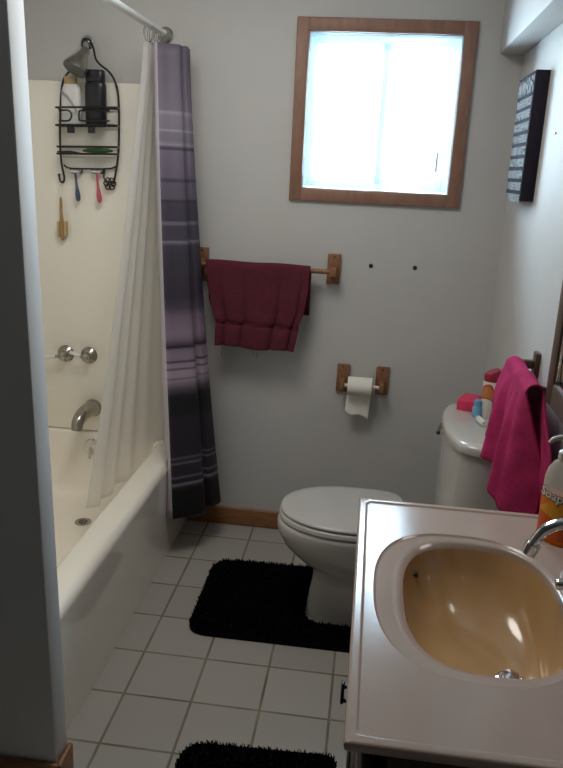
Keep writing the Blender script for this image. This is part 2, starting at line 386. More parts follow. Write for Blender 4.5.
# valves, spout, shower head
def valve(x, z, label, tipdx, tipdz):
    t = thing('tub_faucet_handle', label, 'faucet handle', (x, YS, z), 'tub faucet handles')
    b = NB(); lathe(b, [(.036, 0), (.036, .003), (.030, .010), (.017, .018), (.014, .03)], (x, YS, z), (0, -1, 0)); obj('escutcheon', b, M['nickel'], t)
    b = NB(); lathe(b, [(.012, .02), (.016, .026), (.0175, .04), (.015, .054), (.008, .058), (0, .058)], (x, YS, z), (0, -1, 0)); obj('hub', b, M['nickel'], t)
    y = YS-.046; d = Vector((tipdx, -.012, tipdz)); o = Vector((x, y, z))
    b = NB(); tube(b, [o+d*.1, o+d*.24, o+d*.30], [.008, .0075, .0085], 12); obj('lever_collar', b, M['nickel'], t)
    b = NB(); tube(b, [o+d*.30, o+d*.55, o+d*.9, o+d*.98, o+d*1.02], [.0065, .0075, .0085, .007, .002], 12); obj('lever', b, M['white_plastic'], t)['label'] = 'white lever'
valve(-.626, .733, 'left chrome tub faucet handle with white lever pointing left', -.088, -.012)
valve(-.524, .733, 'right chrome tub faucet handle whose white lever points at its neighbour', -.062, .022)
sp = thing('tub_spout', 'chrome tub spout curving down above the overflow plate', 'spout', (-.535, YS, .50))
b = NB(); path = smooth_path([(-.512, YS, .500), (-.518, YS-.04, .502), (-.526, YS-.085, .496), (-.532, YS-.122, .474), (-.534, YS-.132, .440)], 6)
tube(b, path, [.036-.012*min(1, i/(len(path)-1)*1.1) for i in range(len(path))], 18); obj('spout_body', b, M['nickel'], sp)
b = NB(); lathe(b, [(.039, 0), (.039, .004), (.036, .009)], (-.512, YS, .500), (0, -1, 0)); obj('flange', b, M['nickel'], sp)

sh = thing('overhead_shower', 'chrome bell shower head angled down on the back wall above the caddy', 'shower head', (-.503, YB, 1.955))
b = NB(); lathe(b, [(.026, 0), (.026, .003), (.018, .010), (.011, .013)], (-.516, YB, 1.957), (0, -1, 0)); obj('flange', b, M['chrome'], sh)
b = NB(); tube(b, smooth_path([(-.516, YB, 1.957), (-.506, YB-.04, 1.962), (-.492, YB-.075, 1.950), (-.482, YB-.10, 1.920)], 6), .0105, 12); obj('shower_arm', b, M['chrome'], sh)
b = NB(); hd = Vector((-.36, -.42, -.84)).normalized(); ho = Vector((-.480, YB-.100, 1.922))
lathe(b, [(.014, -.002), (.017, .004), (.018, .02), (.023, .032), (.030, .048), (.040, .070), (.0455, .084), (.046, .090)], ho, hd, 32); obj('bell', b, M['nickel'], sh)
b = NB(); lathe(b, [(.046, .0902), (.0435, .096), (.038, .0975), (.037, .0955), (.0, .0955)], ho, hd, 32); obj('spray_face', b, M['dark_grey'], sh)

# ------------------------------------------------------------------ shower caddy and what it carries
CY = .088
def cp(s, t, y=CY):                                       # caddy design grid: s across, t down, 4 mm squares
    return Vector((-.606+.00397*(s-60)-.00013*(t-90), y, 1.782-.0037*(t-90)+.00014*(s-60)))
cad = thing('shower_caddy', 'black wire shower caddy hanging from the shower arm', 'shower caddy', (-.498, CY, 1.43))
wr = .0042
def wire(name, pts, r=wr, per=6, closed=False, mat_=None, parent=cad):
    b = NB(); tube(b, smooth_path(pts, per, closed), r, 8, closed); return obj(name, b, mat_ or M['black_wire'], parent)
b = NB()
tube(b, smooth_path([cp(84.5, 55, .08), cp(84, 49, .06), cp(86.5, 43.5, .05), cp(91, 44, .06), cp(93.5, 52, .078), cp(94.5, 60), cp(99, 66), cp(107, 72), cp(113, 80), cp(117, 92), cp(118.5, 110), cp(119, 130), cp(119, 150), cp(117.5, 166), cp(116, 176), cp(114.5, 184)], 6), wr, 8)
tube(b, smooth_path([cp(84.5, 55, .08), cp(83, 60), cp(77, 66), cp(69, 72), cp(63, 80), cp(60.5, 92), cp(59.5, 110), cp(59, 130), cp(59.5, 150), cp(61, 166), cp(63.5, 178), cp(62.5, 183), cp(59.5, 182), cp(58, 176)], 6), wr, 8)
tube(b, smooth_path([cp(63, 165), cp(69, 168.5), cp(90, 169), cp(110, 168.5), cp(117, 166)], 6), wr*.8, 8)
obj('frame', b, M['black_wire'], cad)
lathe_b = NB(); bmesh.ops.create_uvsphere(lathe_b, u_segments=12, v_segments=8, radius=.0055, matrix=Matrix.Translation(cp(58, 175.5))); obj('hook_tip', lathe_b, M['black_wire'], cad)
def basket(t_top, t_bot, depth, name, rails):
    b = NB(); y0 = CY; y1 = CY-depth; k0, k1 = 65.5, 121.5
    for t in rails:
        tube(b, smooth_path([cp(58.5, t, y0), cp(k0-2.5, t, y1+.02), cp(k0, t, y1), cp(91, t, y1-.006), cp(k1-1.5, t, y1), cp(k1+.5, t, y1+.02), cp(119, t, y0)], 6), wr*.85, 8)
    n = 12
    for i in range(n+1):
        s = 61+56*i/n
        tube(b, [cp(s, t_bot, y0), cp(s+4, t_bot, y1+.002)], wr*.55, 6)
    tube(b, [cp(58.5, t_bot, y0), cp(119, t_bot, y0)], wr*.8, 8); tube(b, [cp(58.5, t_top, y0), cp(119, t_top, y0)], wr*.7, 8)
    return obj(name, b, M['black_wire'], cad)
basket(109, 126, .080, 'upper_basket', (109, 126))
b = NB()
for s0, s1, d in ((67, 79, 1), (117, 87, -1)):            # open loops on the front of the upper basket
    y = CY-.084
    tube(b, smooth_path([cp(s0, 112, y), cp(s1-3*d, 112, y), cp(s1, 115, y), cp(s1, 119, y), cp(s1-3*d, 122, y), cp(s0, 122, y)], 5), wr*.8, 8)
obj('front_loops', b, M['black_wire'], cad)
basket(147, 154, .07, 'lower_basket', (147, 154))
b = NB()
for s in (78.5, 99): obj('clip', box(NB(), cp(s-3.4, 128, CY-.085), cp(s+3.4, 134, CY-.074), .001), M['black_plastic'], cad)
for s, t in ((76, 170), (98, 170)):
    b = NB(); tube(b, smooth_path([cp(s-6, 169), cp(s-5, 173), cp(s-1.5, 173), cp(s, 171), cp(s+1.5, 173), cp(s+5, 173), cp(s+6, 169)], 5), wr*.75, 8); obj('razor_hook', b, M['black_wire'], cad)
b = NB()                                                   # twisted wire rosette at the right foot
c0 = cp(111, 184)
for k in range(6):
    a = k*pi/3; o = c0+Vector((.014*cos(a), -.004, .014*sin(a)))
    tube(b, [o+Vector((.010*cos(a+2*pi*j/12), .003*sin(4*pi*j/12), .010*sin(a+2*pi*j/12))) for j in range(12)], .0026, 6, closed=True)
tube(b, smooth_path([cp(105, 169), cp(104.5, 178), cp(108, 182)], 5), wr*.8, 8)
obj('rosette', b, M['black_wire'], cad)

zb = cp(80, 126).z+.0035
def ell_ring(cx, cy, a, bb, z, n=28, p=2.0):
    out = []
    for k in range(n):
        t = 2*pi*k/n; c, s = cos(t), sin(t)
        out.append(Vector((cx+a*math.copysign(abs(c)**(2/p), c), cy+bb*math.copysign(abs(s)**(2/p), s), z)))
    return out
x = -.548; y = .050
bt = thing('shampoo_bottle', 'white shampoo bottle with a grey swoosh in the caddy', 'bottle', (x, y, zb))
b = NB(); loft(b, [ell_ring(x, y, a, d, zb+h, 28, 2.6) for a, d, h in ((.034, .017, 0), (.038, .020, .006), (.040, .021, .05), (.039, .020, .10), (.034, .017, .13), (.026, .013, .145))]); obj('body', b, M['white_plastic'], bt)
b = NB(); loft(b, [ell_ring(x-.002, y, a, d, zb+h, 24, 2.4) for a, d, h in ((.025, .014, .146), (.025, .014, .168), (.022, .012, .172))]); obj('cap', b, M['bristle'], bt)['label'] = 'beige cap'
b = NB()
for i in range(14):
    t0, t1 = i/14, (i+1)/14
    def sw(t): return (x-.034+.062*t, zb+.118-.07*t+.012*sin(pi*t))
    (xa, za), (xb_, zb2) = sw(t0), sw(t1); th = .012
    def yy(xx): return y-.0225*(max(0, 1-abs((xx-x)/.0405)**2.6))**(1/2.6)-.0006
    b.faces.new([b.verts.new(p) for p in ((xa, yy(xa), za-th), (xb_, yy(xb_), zb2-th), (xb_, yy(xb_), zb2+th*.3), (xa, yy(xa), za+th*.3))])
bmesh.ops.remove_doubles(b, verts=b.verts, dist=1e-5)
obj('swoosh_print', b, M['grey_plastic'], bt, recalc=False)
x = -.452; y = .048
bt = thing('conditioner_bottle', 'tall black bottle in the caddy beside the white bottle', 'bottle', (x, y, zb))
b = NB(); loft(b, [ell_ring(x, y, a, d, zb+h, 28, 3) for a, d, h in ((.036, .019, 0), (.040, .022, .006), (.040, .022, .138), (.037, .021, .152), (.034, .019, .155))]); obj('body', b, M['black_plastic'], bt)
b = NB(); loft(b, [ell_ring(x, y, a, d, zb+h, 28, 4) for a, d, h in ((.035, .020, .156), (.036, .021, .158), (.034, .020, .194), (.032, .018, .197))]); obj('cap', b, M['black_plastic'], bt)
zl = cp(80, 154).z+.003
def razor(name, label, cat, cs, ct, length, m, yc=CY-.012, lean=.0, group=None):
    t = thing(name, label, cat, cp(cs, ct, yc), group)
    o = cp(cs, ct, yc); d = Vector((lean, -.01, -1)).normalized()
    b = NB(); tube(b, [o+d*(length*k) for k in (0, .12, .3, .5, .62, .75, .9, .97, 1)], [.0055, .005, .0045, .0055, .008, .010, .010, .007, .001], 10); obj('handle', b, m, t)
    b = NB(); box(b, o+Vector((-.02, -.006, -.004)), o+Vector((.02, .004, .008)), .002); obj('head', b, M['grey_plastic'], t)
    b = NB(); box(b, o+Vector((-.018, -.0075, -.001)), o+Vector((.018, -.006, .005)), .0005); obj('blade', b, M['chrome'], t)
razor('razor', 'blue handled razor hanging head up from the bottom of the caddy', 'razor', 76, 172.5, .112, M['blue_plastic'], lean=.10, group='razors hanging from the caddy')
razor('razor', 'pink handled razor hanging head up from the bottom of the caddy', 'razor', 98, 172.5, .118, M['pink_plastic'], lean=.10, group='razors hanging from the caddy')
# things lying in the lower tray
t = thing('body_brush', 'dark green scrub brush lying in the lower caddy tray', 'brush', cp(101, 153, .06))
b = NB(); rr = []
for k in range(9):
    u = k/8; rr.append([cp(86+30*u, 152.3, .055)+Vector((0, .014*(.35+.65*sin(pi*u))*cos(q), .010*(.4+.6*sin(pi*u))*sin(q)+.006)) for q in [2*pi*j/12 for j in range(12)]])
loft(b, rr); obj('handle', b, M['green_plastic'], t)
b = NB()
for k in range(40):
    p = cp(89+random.random()*24, 151, .045+random.random()*.02); tube(b, [p, p+Vector((random.uniform(-.003, .003), random.uniform(-.003, .003), .018))], [.0012, .0008], 4)
obj('bristles', b, M['green_plastic'], t)
t = thing('tweezers', 'dark slim tweezers lying in the left of the lower caddy tray', 'tweezers', cp(72, 153, .06))
b = NB(); tube(b, [cp(61, 152, .045), cp(72, 152.4, .047), cp(83, 153, .06)], [.003, .0035, .0015], 6); tube(b, [cp(61, 152, .055), cp(72, 151.6, .066), cp(83, 153, .062)], [.003, .0035, .0015], 6)
obj('arms', b, M['black_plastic'], t)
t = thing('wooden_back_brush', 'small wooden brush hanging by a string from the left caddy hook', 'brush', cp(61, 242, .08))
b = NB(); tube(b, smooth_path([cp(60, 183, .088), cp(58.5, 190, .08), cp(60.5, 201, .08), cp(62.5, 190, .08), cp(60, 183, .088)], 5), .0011, 6); obj('hanging_loop', b, M['white_plastic'], t)
b = NB(); tube(b, [cp(60.5, 199, .08), cp(60.6, 202, .08), cp(61, 215, .08), cp(61.5, 222, .08), cp(62, 232, .08), cp(62.6, 243, .08), cp(62.7, 245, .08)], [.004, .0055, .006, .0075, .009, .0075, .002], 12); obj('handle', b, M['brush_wood'], t)
b = NB(); box(b, cp(57.2, 224.5, .072), cp(60.2, 241, .094), .002); obj('bristle_block', b, M['bristle'], t)
b = NB(); box(b, cp(64, 224, .074), cp(67, 240, .094), .002); obj('bristle_block', b, M['bristle'], t)

# ------------------------------------------------------------------ curtain rod, curtain and liner
RX, RZ = -.206, 1.992
rod = thing('shower_curtain_rod', 'white shower curtain rod running from the back wall over the tub', 'curtain rod', (RX, YB, RZ))
b = NB(); tube(b, [(RX, YB-.004, RZ), (RX, -1.318, RZ)], .0125, 18); obj('rod_tube', b, M['rod'], rod)
b = NB(); lathe(b, [(.029, 0), (.029, .006), (.022, .012), (.018, .03), (.0165, .045)], (RX, YB, RZ), (0, -1, 0)); obj('flange', b, M['nickel'], rod)
b = NB(); lathe(b, [(.029, 0), (.029, .006), (.022, .012), (.018, .03), (.0165, .045)], (RX, -1.322, RZ), (0, 1, 0)); obj('flange', b, M['nickel'], rod)

def drape(name, top, bot, ztop, zbot, m, parent=None, nu=110, nv=46, ripple=.003, ease=1.0, uv=True, solid=0, per=10, clear=None):
    tp = resample(smooth_path([(p[0], p[1], 0) for p in top], per), nu); bt = resample(smooth_path([(p[0], p[1], 0) for p in bot], per), nu)
    zt = resample([(i, ztop if not callable(ztop) else ztop(i/20), 0) for i in range(21)], nu)
    b = NB(); uvl = b.loops.layers.uv.new('UVMap'); grid = []
    for j in range(nv+1):
        v = j/nv; row = []
        for i in range(nu):
            u = i/(nu-1); k = v**ease
            z0 = ztop(u) if callable(ztop) else ztop; z1 = zbot(u) if callable(zbot) else zbot
            p = tp[i].lerp(bt[i], k); z = z0+(z1-z0)*v
            nz = noise.noise(Vector((u*9, v*3.0, 1.7)))
            dx = ripple*nz*(.3+v)
            if clear is not None: p.x = max(p.x, clear-max(0, z-.41)*.35)
            vx = b.verts.new((p.x+dx, p.y+dx*.6, z)); row.append((vx, u, z))
        grid.append(row)
    for j in range(nv):
        for i in range(nu-1):
            q = [grid[j][i], grid[j][i+1], grid[j+1][i+1], grid[j+1][i]]
            fc = b.faces.new([a[0] for a in q])
            for lp, a in zip(fc.loops, q): lp[uvl].uv = (a[1], (a[2]-.16)/1.8)
    return obj(name, b, m, parent, angle=180, solid=solid, recalc=False)
cur = thing('shower_curtain', 'purple and grey striped shower curtain hanging outside the tub', 'shower curtain', (-.06, -.05, .17))
top = [(-.190, -.075), (-.172, -.088), (-.140, -.070), (-.104, -.052), (-.106, -.020), (-.092, -.018), (-.086, .012), (-.104, .03), (-.092, .052), (-.13, .075), (-.16, .085)]
bot = [(-.099, -.200), (-.066, -.223), (-.02, -.19), (.040, -.135), (.030, -.085), (.062, -.075), (.082, -.02), (.04, .01), (.06, .05), (-.01, .085), (-.06, .098)]
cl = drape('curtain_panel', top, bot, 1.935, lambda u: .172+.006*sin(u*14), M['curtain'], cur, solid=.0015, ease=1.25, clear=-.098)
for p in ((-.196, -.075), (-.176, -.088), (-.14, -.045), (-.15, -.02), (-.13, .01), (-.15, .04)):
    c0 = Vector((RX, p[1], RZ-.014)); b = NB()
    tube(b, [c0+Vector((.0165*sin(2*pi*k/16), .002*sin(pi*k/8), .030*cos(2*pi*k/16)-.012)) for k in range(16)], .0013, 6, closed=True)
    obj('curtain_ring', b, M['nickel'], cur)
ltop = [(-.214, -.12), (-.200, -.10), (-.216, -.08), (-.202, -.055), (-.218, -.03), (-.204, 0), (-.218, .03), (-.206, .06), (-.185, .085), (-.165, .10)]
lbot = [(-.378, -.335), (-.340, -.30), (-.365, -.25), (-.318, -.21), (-.330, -.15), (-.282, -.11), (-.292, -.05), (-.255, -.01), (-.236, .04), (-.180, .085)]
ln = drape('curtain_liner', ltop, lbot, 1.932, lambda u: .245-.012*sin(u*9)+.03*u+.13*max(0, (u-.78)/.22), M['liner'], None, nu=120, ripple=.004, solid=.0008, ease=1.2)
tag(ln, 'sheer white shower curtain liner hanging inside the tub', 'curtain liner')

# ------------------------------------------------------------------ towel bar on the back wall
BY, BZ = .066, 1.153
tbar = thing('towel_bar', 'wooden towel bar with square end plates on the back wall under the window', 'towel bar', (.22, YB, BZ))
def wood_bracket(parent, xc, z0, z1, hw=.0265, post=(BY-.012), zc=BZ):
    b = NB(); box(b, (xc-hw, YB-.014, z0), (xc+hw, YB-.0005, z1), .003); br = obj('end_plate', b, M['bar_wood'], parent)
    b = NB(); box(b, (xc-.013, post-.006, zc-.017), (xc+.013, YB-.013, zc+.017), .004); obj('post', b, M['bar_wood'], br)
    for zz in (z0+.012, z1-.012): obj('screw', lathe(NB(), [(.004, 0), (.0035, .0015), (0, .002)], (xc, YB-.014, zz), (0, -1, 0), 10), M['nickel'], br)
wood_bracket(tbar, -.048, 1.093, 1.212); wood_bracket(tbar, .484, 1.098, 1.217)
b = NB(); tube(b, [(-.048, BY, BZ), (.484, BY, BZ)], .0095, 14); obj('bar', b, M['bar_wood'], tbar)

# maroon towel, gathered by a stitched band
def interp(tab, t):
    for (a, va), (bq, vb) in zip(tab, tab[1:]):
        if t <= bq: return va+(vb-va)*(t-a)/(bq-a)
    return tab[-1][1]
tw = thing('hand_towel', 'maroon towel with a gathered band folded over the back wall towel bar', 'towel', (.19, BY, .83))
b = NB(); nu = 90; rows = []
prof = []
for k in range(9):                                          # over the bar
    a = R(180-k*22.5*1.0); prof.append((BY+.016*-cos(a)*-1, BZ+.016*sin(a), 0))
zs = [1.15-.01*i for i in range(1, 33)]
left = [(.80, .036), (.84, .033), (.93, .034), (.945, .032), (1.0, .012), (1.08, -.006), (1.17, -.016)]
right = [(.80, .352), (.84, .352), (.93, .366), (.945, .366), (1.0, .385), (1.08, .396), (1.17, .396)]
def front_pt(u, z):
    x0, x1 = interp(left, z), interp(right, z); x = x0+(x1-x0)*u
    g = max(0, min(1, (1.16-z)/.2))
    amp = .016*g+.004*math.exp(-((z-.93)/.03)**2)
    if z < .93: amp = .018
    ph = 29*u+2.6*sin(5*u+1)+2*noise.noise(Vector((u*4, 2.2, 7)))+(.7 if z < .935 else 0)
    y = BY-.018-.006*g-amp*(1-(1-abs(sin(ph/2)))**2.2)-.004*noise.noise(Vector((u*6, z*9, 3)))
    y += .010*math.exp(-((z-.932)/.008)**2)
    if z < .925: y -= .006*min(1, (.925-z)/.04)
    return Vector((x, y, z+(-.006*u if z < 1.0 else 0)+(.004*sin(9*u) if z < .86 else 0)))
def over_pt(u, a):
    x = -.016+.412*u; 
    return Vector((x, BY-.018*cos(a)-.001, BZ+.018*sin(a)+.0015*sin(11*u)))
rows.append([Vector((.0+.40*u, BY+.017+.003*sin(17*u), .985-.012*u)) for u in [i/(nu-1) for i in range(nu)]])
for z in (1.02, 1.06, 1.1, 1.14): rows.append([Vector((-.01+.41*u, BY+.018+.002*sin(17*u), z)) for u in [i/(nu-1) for i in range(nu)]])
for a in range(165, 0, -20): rows.append([over_pt(u, R(a)) for u in [i/(nu-1) for i in range(nu)]])
z = 1.15
while z > .832: rows.append([front_pt(i/(nu-1), z) for i in range(nu)]); z -= .0065
loft(b, rows, closed=False)
obj('towel_cloth', b, M['maroon'], tw, angle=180, solid=.005, recalc=True)
b = NB(); rows = []
for z in (.940, .935, .930, .925): rows.append([front_pt(i/(nu-1), z)+Vector((0, -.0035, 0)) for i in range(nu)])
loft(b, rows, closed=False); obj('stitched_band', b, M['maroon_band'], tw, angle=180, solid=.002)
for x, l in ((.062, .05), (.19, .03), (.205, .045)): b = tube(NB(), [(x, BY-.03, .835), (x-.003, BY-.03, .835-l*.6), (x-.001, BY-.03, .835-l)], .0009, 5); obj('loose_thread', b, M['maroon_band'], tw)

# ------------------------------------------------------------------ toilet paper holder and roll
hol = thing('toilet_paper_holder', 'wooden toilet paper holder with two end plates on the back wall', 'toilet paper holder', (.63, YB, .70))
PZ, PY = .700, .072
for xc, z0, z1 in ((.551, .656, .773), (.711, .657, .774)):
    b = NB(); box(b, (xc-.026, YB-.014, z0), (xc+.026, YB-.0005, z1), .003); pl = obj('end_plate', b, M['bar_wood'], hol)
    s = 1 if xc < .6 else -1
    b = NB(); box(b, (xc-.010, PY-.014, PZ-.018), (xc+.010, YB-.013, PZ+.016), .005); obj('post', b, M['bar_wood'], pl)
    for zz in (z0+.012, z1-.012): obj('screw', lathe(NB(), [(.004, 0), (.0035, .0015), (0, .002)], (xc, YB-.014, zz), (0, -1, 0), 10), M['nickel'], pl)
b = NB(); tube(b, [(.555, PY, PZ), (.58, PY, PZ), (.581, PY, PZ), (.665, PY, PZ), (.666, PY, PZ), (.707, PY, PZ)], [.007, .007, .011, .011, .007, .007], 14); obj('spindle', b, M['white_plastic'], hol)
rl = thing('toilet_paper_roll', 'partly used white toilet paper roll with a torn sheet hanging down', 'toilet paper', (.622, PY, PZ-.036))
b = NB(); ro = .037; ri = .0185; xa, xb2 = .574, .671
loft(b, [[Vector((xx, PY+r*cos(2*pi*k/36), PZ+r*sin(2*pi*k/36))) for k in range(36)] for xx, r in ((xa+.0, ri), (xa, ro-.001), (xa+.001, ro), (xb2-.001, ro), (xb2, ro-.001), (xb2, ri), (xa, ri))], False, False)
obj('paper_body', b, M['paper'], rl)
b = NB(); loft(b, [[Vector((xx, PY+r*cos(2*pi*k/24), PZ+r*sin(2*pi*k/24))) for k in range(24)] for xx, r in ((xa, ri), (xb2, ri), (xb2, ri-.001), (xa, ri-.001), (xa, ri))], False, False)
obj('cardboard_core', b, M['cardboard'], rl)
b = NB(); rows = []
for j in range(15):
    v = j/14; row = []
    for i in range(13):
        u = i/12; zend = .590-.036*u-.008*sin(u*7)-(.02*max(0, u-.78)*-2)
        z = PZ-.031+(zend-PZ+.031)*v
        row.append(Vector((xa+.001-.006*v+(xb2-xa-.002)*u+.002*v*u, PY+.012-.004*v*sin(1.5*v)-.004*v*sin(5*u), z)))
    rows.append(row)
loft(b, rows, closed=False); obj('loose_sheet', b, M['paper'], rl, angle=180, solid=.0006)

# two plugged screw holes in the back wall
for x, z, l in ((.629, 1.178, 'left of two dark wall plugs right of the maroon towel'), (.801, 1.181, 'right of two dark wall plugs right of the maroon towel')):
    b = NB(); lathe(b, [(.0085, 0), (.0085, .002), (.006, .003), (.004, .0012), (0, .001)], (x, YB, z), (0, -1, 0), 16)
    tag(obj('wall_plug', b, M['dark_hole']), l, 'wall plug', 'dark wall plugs')

# ------------------------------------------------------------------ toilet
TY = -.486
toi = thing('toilet', 'white toilet with closed lid facing left between back wall and vanity', 'toilet', (.75, TY, 0))
def egg(xf, xb, w, z, n=56, p_back=2.6, split=.52):
    cx = xf+(xb-xf)*split; out = []
    for k in range(n):
        t = 2*pi*k/n; c, s = cos(t), sin(t)
        p = 2.1 if c < 0 else p_back
        rx = (cx-xf) if c < 0 else (xb-cx)
        out.append(Vector((cx+rx*math.copysign(abs(c)**(2/p), c), TY+w*math.copysign(abs(s)**(2/p), s), z)))
    return out
bowl = [(.500, .93, .083, 0), (.499, .93, .083, .012), (.498, .925, .083, .05), (.504, .92, .082, .10), (.512, .91, .083, .15), (.512, .90, .088, .185), (.500, .89, .100, .202), (.470, .888, .125, .222), (.440, .885, .145, .250),
        (.406, .88, .164, .285), (.386, .874, .176, .32), (.377, .87, .182, .350), (.377, .868, .184, .368), (.381, .866, .183, .379), (.389, .865, .178, .385), (.42, .84, .15, .386)]
b = NB(); loft(b, [egg(*r) for r in bowl]); obj('bowl', b, M['porcelain'], toi, angle=60)
b = NB(); box(b, (.80, TY-.115, .30), (1.09, TY+.115, .388), .02, 4); obj('tank_shelf', b, M['porcelain'], toi)
def dslab(xf, xb, w, z0, z1, dome=0):
    r = .006; hs = [(z0, .004), (z0+.003, 0), (z1-.007, 0), (z1-.003, .003), (z1, .010)]
    b = NB(); rg = [egg(xf+d, xb-d, w-d, z, 64, 5.0, .56) for z, d in hs]
    if dome:
        for d, dz in ((.04, .0025), (.09, .004)): rg.append(egg(xf+d, xb-d, w-d*.9, z1+dz, 64, 5, .56))
    loft(b, rg); return b
obj('seat', dslab(.383, .815, .183, .388, .409), M['seat_plastic'], toi, angle=50)
obj('lid', dslab(.387, .813, .180, .4125, .4255, 1), M['seat_plastic'], toi, angle=50)
for s in (-1, 1):
    b = NB(); tube(b, [(.822, TY+s*.075-.02, .408), (.822, TY+s*.075+.02, .408)], .011, 14); obj('hinge', b, M['seat_plastic'], toi)
def tankring(xf, w, z, inset=0, xb=1.105, n=14):
    # curved front, square back
    out = []; w -= inset; xb -= inset*.3
    for k in range(2*n+1):
        v = -1+k/n; d = abs(v)
        x = xf+inset+.050*d**2.4+(.05*max(0, d-.86)/.14 if d > .86 else 0)
        out.append(Vector((x, TY+v*w, z)))
    out += [Vector((xb-.02, TY+w, z)), Vector((xb, TY+w-.01, z)), Vector((xb, TY, z)), Vector((xb, TY-w+.01, z)), Vector((xb-.02, TY-w, z))]
    return out
b = NB(); loft(b, [tankring(xf, w, z, i) for xf, w, z, i in ((.926, .226, .389, .02), (.912, .229, .40, .004), (.910, .231, .5, 0), (.910, .232, .62, 0), (.911, .232, .70, 0), (.912, .232, .729, 0))]); obj('tank', b, M['porcelain'], toi, angle=50)
b = NB(); loft(b, [tankring(xf, w, z, i, xb=1.108) for xf, w, z, i in ((.912, .236, .730, .004), (.906, .241, .734, 0), (.904, .243, .752, 0), (.904, .243, .760, .003), (.904, .243, .765, .010), (.904, .243, .7665, .03))]); obj('tank_lid', b, M['porcelain'], toi, angle=40)
lv = NB(); lathe(lv, [(.014, 0), (.014, .006), (.009, .010), (.009, .016)], (.942, TY+.165, .696), (-1, 0, 0), 16)
lo = obj('flush_lever', lv, M['nickel'], toi)
b = NB(); tube(b, [(.930, TY+.165, .696), (.920, TY+.165, .696), (.908, TY+.13, .690), (.904, TY+.10, .687)], [.007, .007, .0055, .007], 10); obj('lever_arm', b, M['nickel'], lo)
for s in (-1, 1): obj('bolt_cap', lathe(NB(), [(.011, 0), (.013, .006), (.009, .014), (0, .017)], (.76, TY+s*.099, 0), (0, 0, 1), 14), M['porcelain'], toi)

# things on the tank lid
TZ = .7668
def rotbox(cx, cy, sx, sy, z0, z1, ang, bev):
    return box(NB(), (-sx/2, -sy/2, z0), (sx/2, sy/2, z1), bev, 2, Matrix.Translation((cx, cy, 0)) @ Matrix.Rotation(R(ang), 4, 'Z'))
t = thing('soap_box', 'bright pink soap box lying on the toilet tank lid', 'box', (1.005, -.355, TZ))
obj('carton', rotbox(1.004, -.322, .058, .10, TZ, TZ+.037, -22, .002), M['pink_box'], t)
t = thing('jar', 'small light blue jar between pink box and spray can on the tank', 'jar', (1.028, -.42, TZ))
b = NB(); lathe(b, [(.014, 0), (.017, .003), (.0175, .03), (.013, .036), (.012, .04)], (1.020, -.416, TZ)); obj('jar_body', b, M['aqua'], t)
b = NB(); lathe(b, [(.0135, .0402), (.014, .042), (.014, .056), (.012, .058)], (1.020, -.416, TZ)); obj('jar_lid', b, M['aqua'], t)
t = thing('spray_can', 'white and red air freshener can with dark red cap on the tank', 'spray can', (1.062, -.42, TZ))
cx, cy = 1.056, -.410
b = NB(); lathe(b, [(.026, 0), (.0275, .003), (.0275, .118), (.025, .124), (.021, .130)], (cx, cy, TZ), seg=36); obj('can_body', b, M['can'], t)
b = NB(); rg = []
for r, h, sl in ((.0245, .124, 0), (.0265, .128, 0), (.0265, .150, .2), (.024, .157, .35), (.018, .160, .4)):
    rg.append([Vector((cx+r*cos(2*pi*k/32), cy+r*sin(2*pi*k/32), TZ+h+sl*r*cos(2*pi*k/32))) for k in range(32)])
loft(b, rg); obj('cap', b, M['red_cap'], t)
t = thing('cream_tube', 'small grey cream tube lying on the tank lid below the blue jar', 'tube', (1.02, -.49, TZ))
b = NB(); tube(b, [(1.018, -.475, TZ+.011), (1.024, -.50, TZ+.011), (1.03, -.525, TZ+.010)], [.010, .011, .009], 14); obj('tube_body', b, M['white_plastic'], t)
b = NB(); tube(b, [(1.016, -.462, TZ+.011), (1.0178, -.4745, TZ+.011)], [.008, .009], 14); obj('cap', b, M['grey_plastic'], t)

# ------------------------------------------------------------------ shaggy black mats
def inside(poly, x, y):
    c = False; n = len(poly)
    for i in range(n):
        (xa, ya), (xb, yb) = poly[i], poly[(i+1) % n]
        if (ya > y) != (yb > y) and x < (xb-xa)*(y-ya)/(yb-ya)+xa: c = not c
    return c
def mat_rug(name, label, poly, count, seed, h=.012):
    rnd = random.Random(seed)
    xs = [p[0] for p in poly]; ys = [p[1] for p in poly]
    t = thing(name, label, 'bath mat', ((min(xs)+max(xs))/2, (min(ys)+max(ys))/2, 0))
    b = NB(); bot_ = [b.verts.new((x, y, .0005)) for x, y in poly]; f0 = b.faces.new(bot_)
    r = bmesh.ops.extrude_face_region(b, geom=[f0]); bmesh.ops.translate(b, verts=[v for v in r['geom'] if isinstance(v, bmesh.types.BMVert)], vec=(0, 0, h))
    bmesh.ops.triangulate(b, faces=[f for f in b.faces if len(f.verts) > 4])
    obj('backing', b, M['black_pile'], t)
    b = NB(); n = 0
    while n < count:
        x, y = rnd.uniform(min(xs), max(xs)), rnd.uniform(min(ys), max(ys))
        if not inside(poly, x, y): continue
        n += 1
        a = rnd.uniform(0, 2*pi); l = rnd.uniform(.009, .016); ln_ = rnd.uniform(.0, .010); q = rnd.uniform(0, 2*pi); wd = rnd.uniform(.0016, .003)
        p0 = Vector((x, y, h-.002)); s = Vector((cos(a), sin(a), 0))*wd; d = Vector((cos(q)*ln_, sin(q)*ln_, l))
        m1 = p0+d*.55+Vector((0, 0, .002))
        v = [b.verts.new(p) for p in (p0-s, p0+s, m1+s*.8, m1-s*.8, p0+d)]
        b.faces.new(v[:4]); b.faces.new((v[3], v[2], v[4]))
    o = obj('pile', b, M['black_pile'], t, recalc=False); o['kind'] = 'stuff'
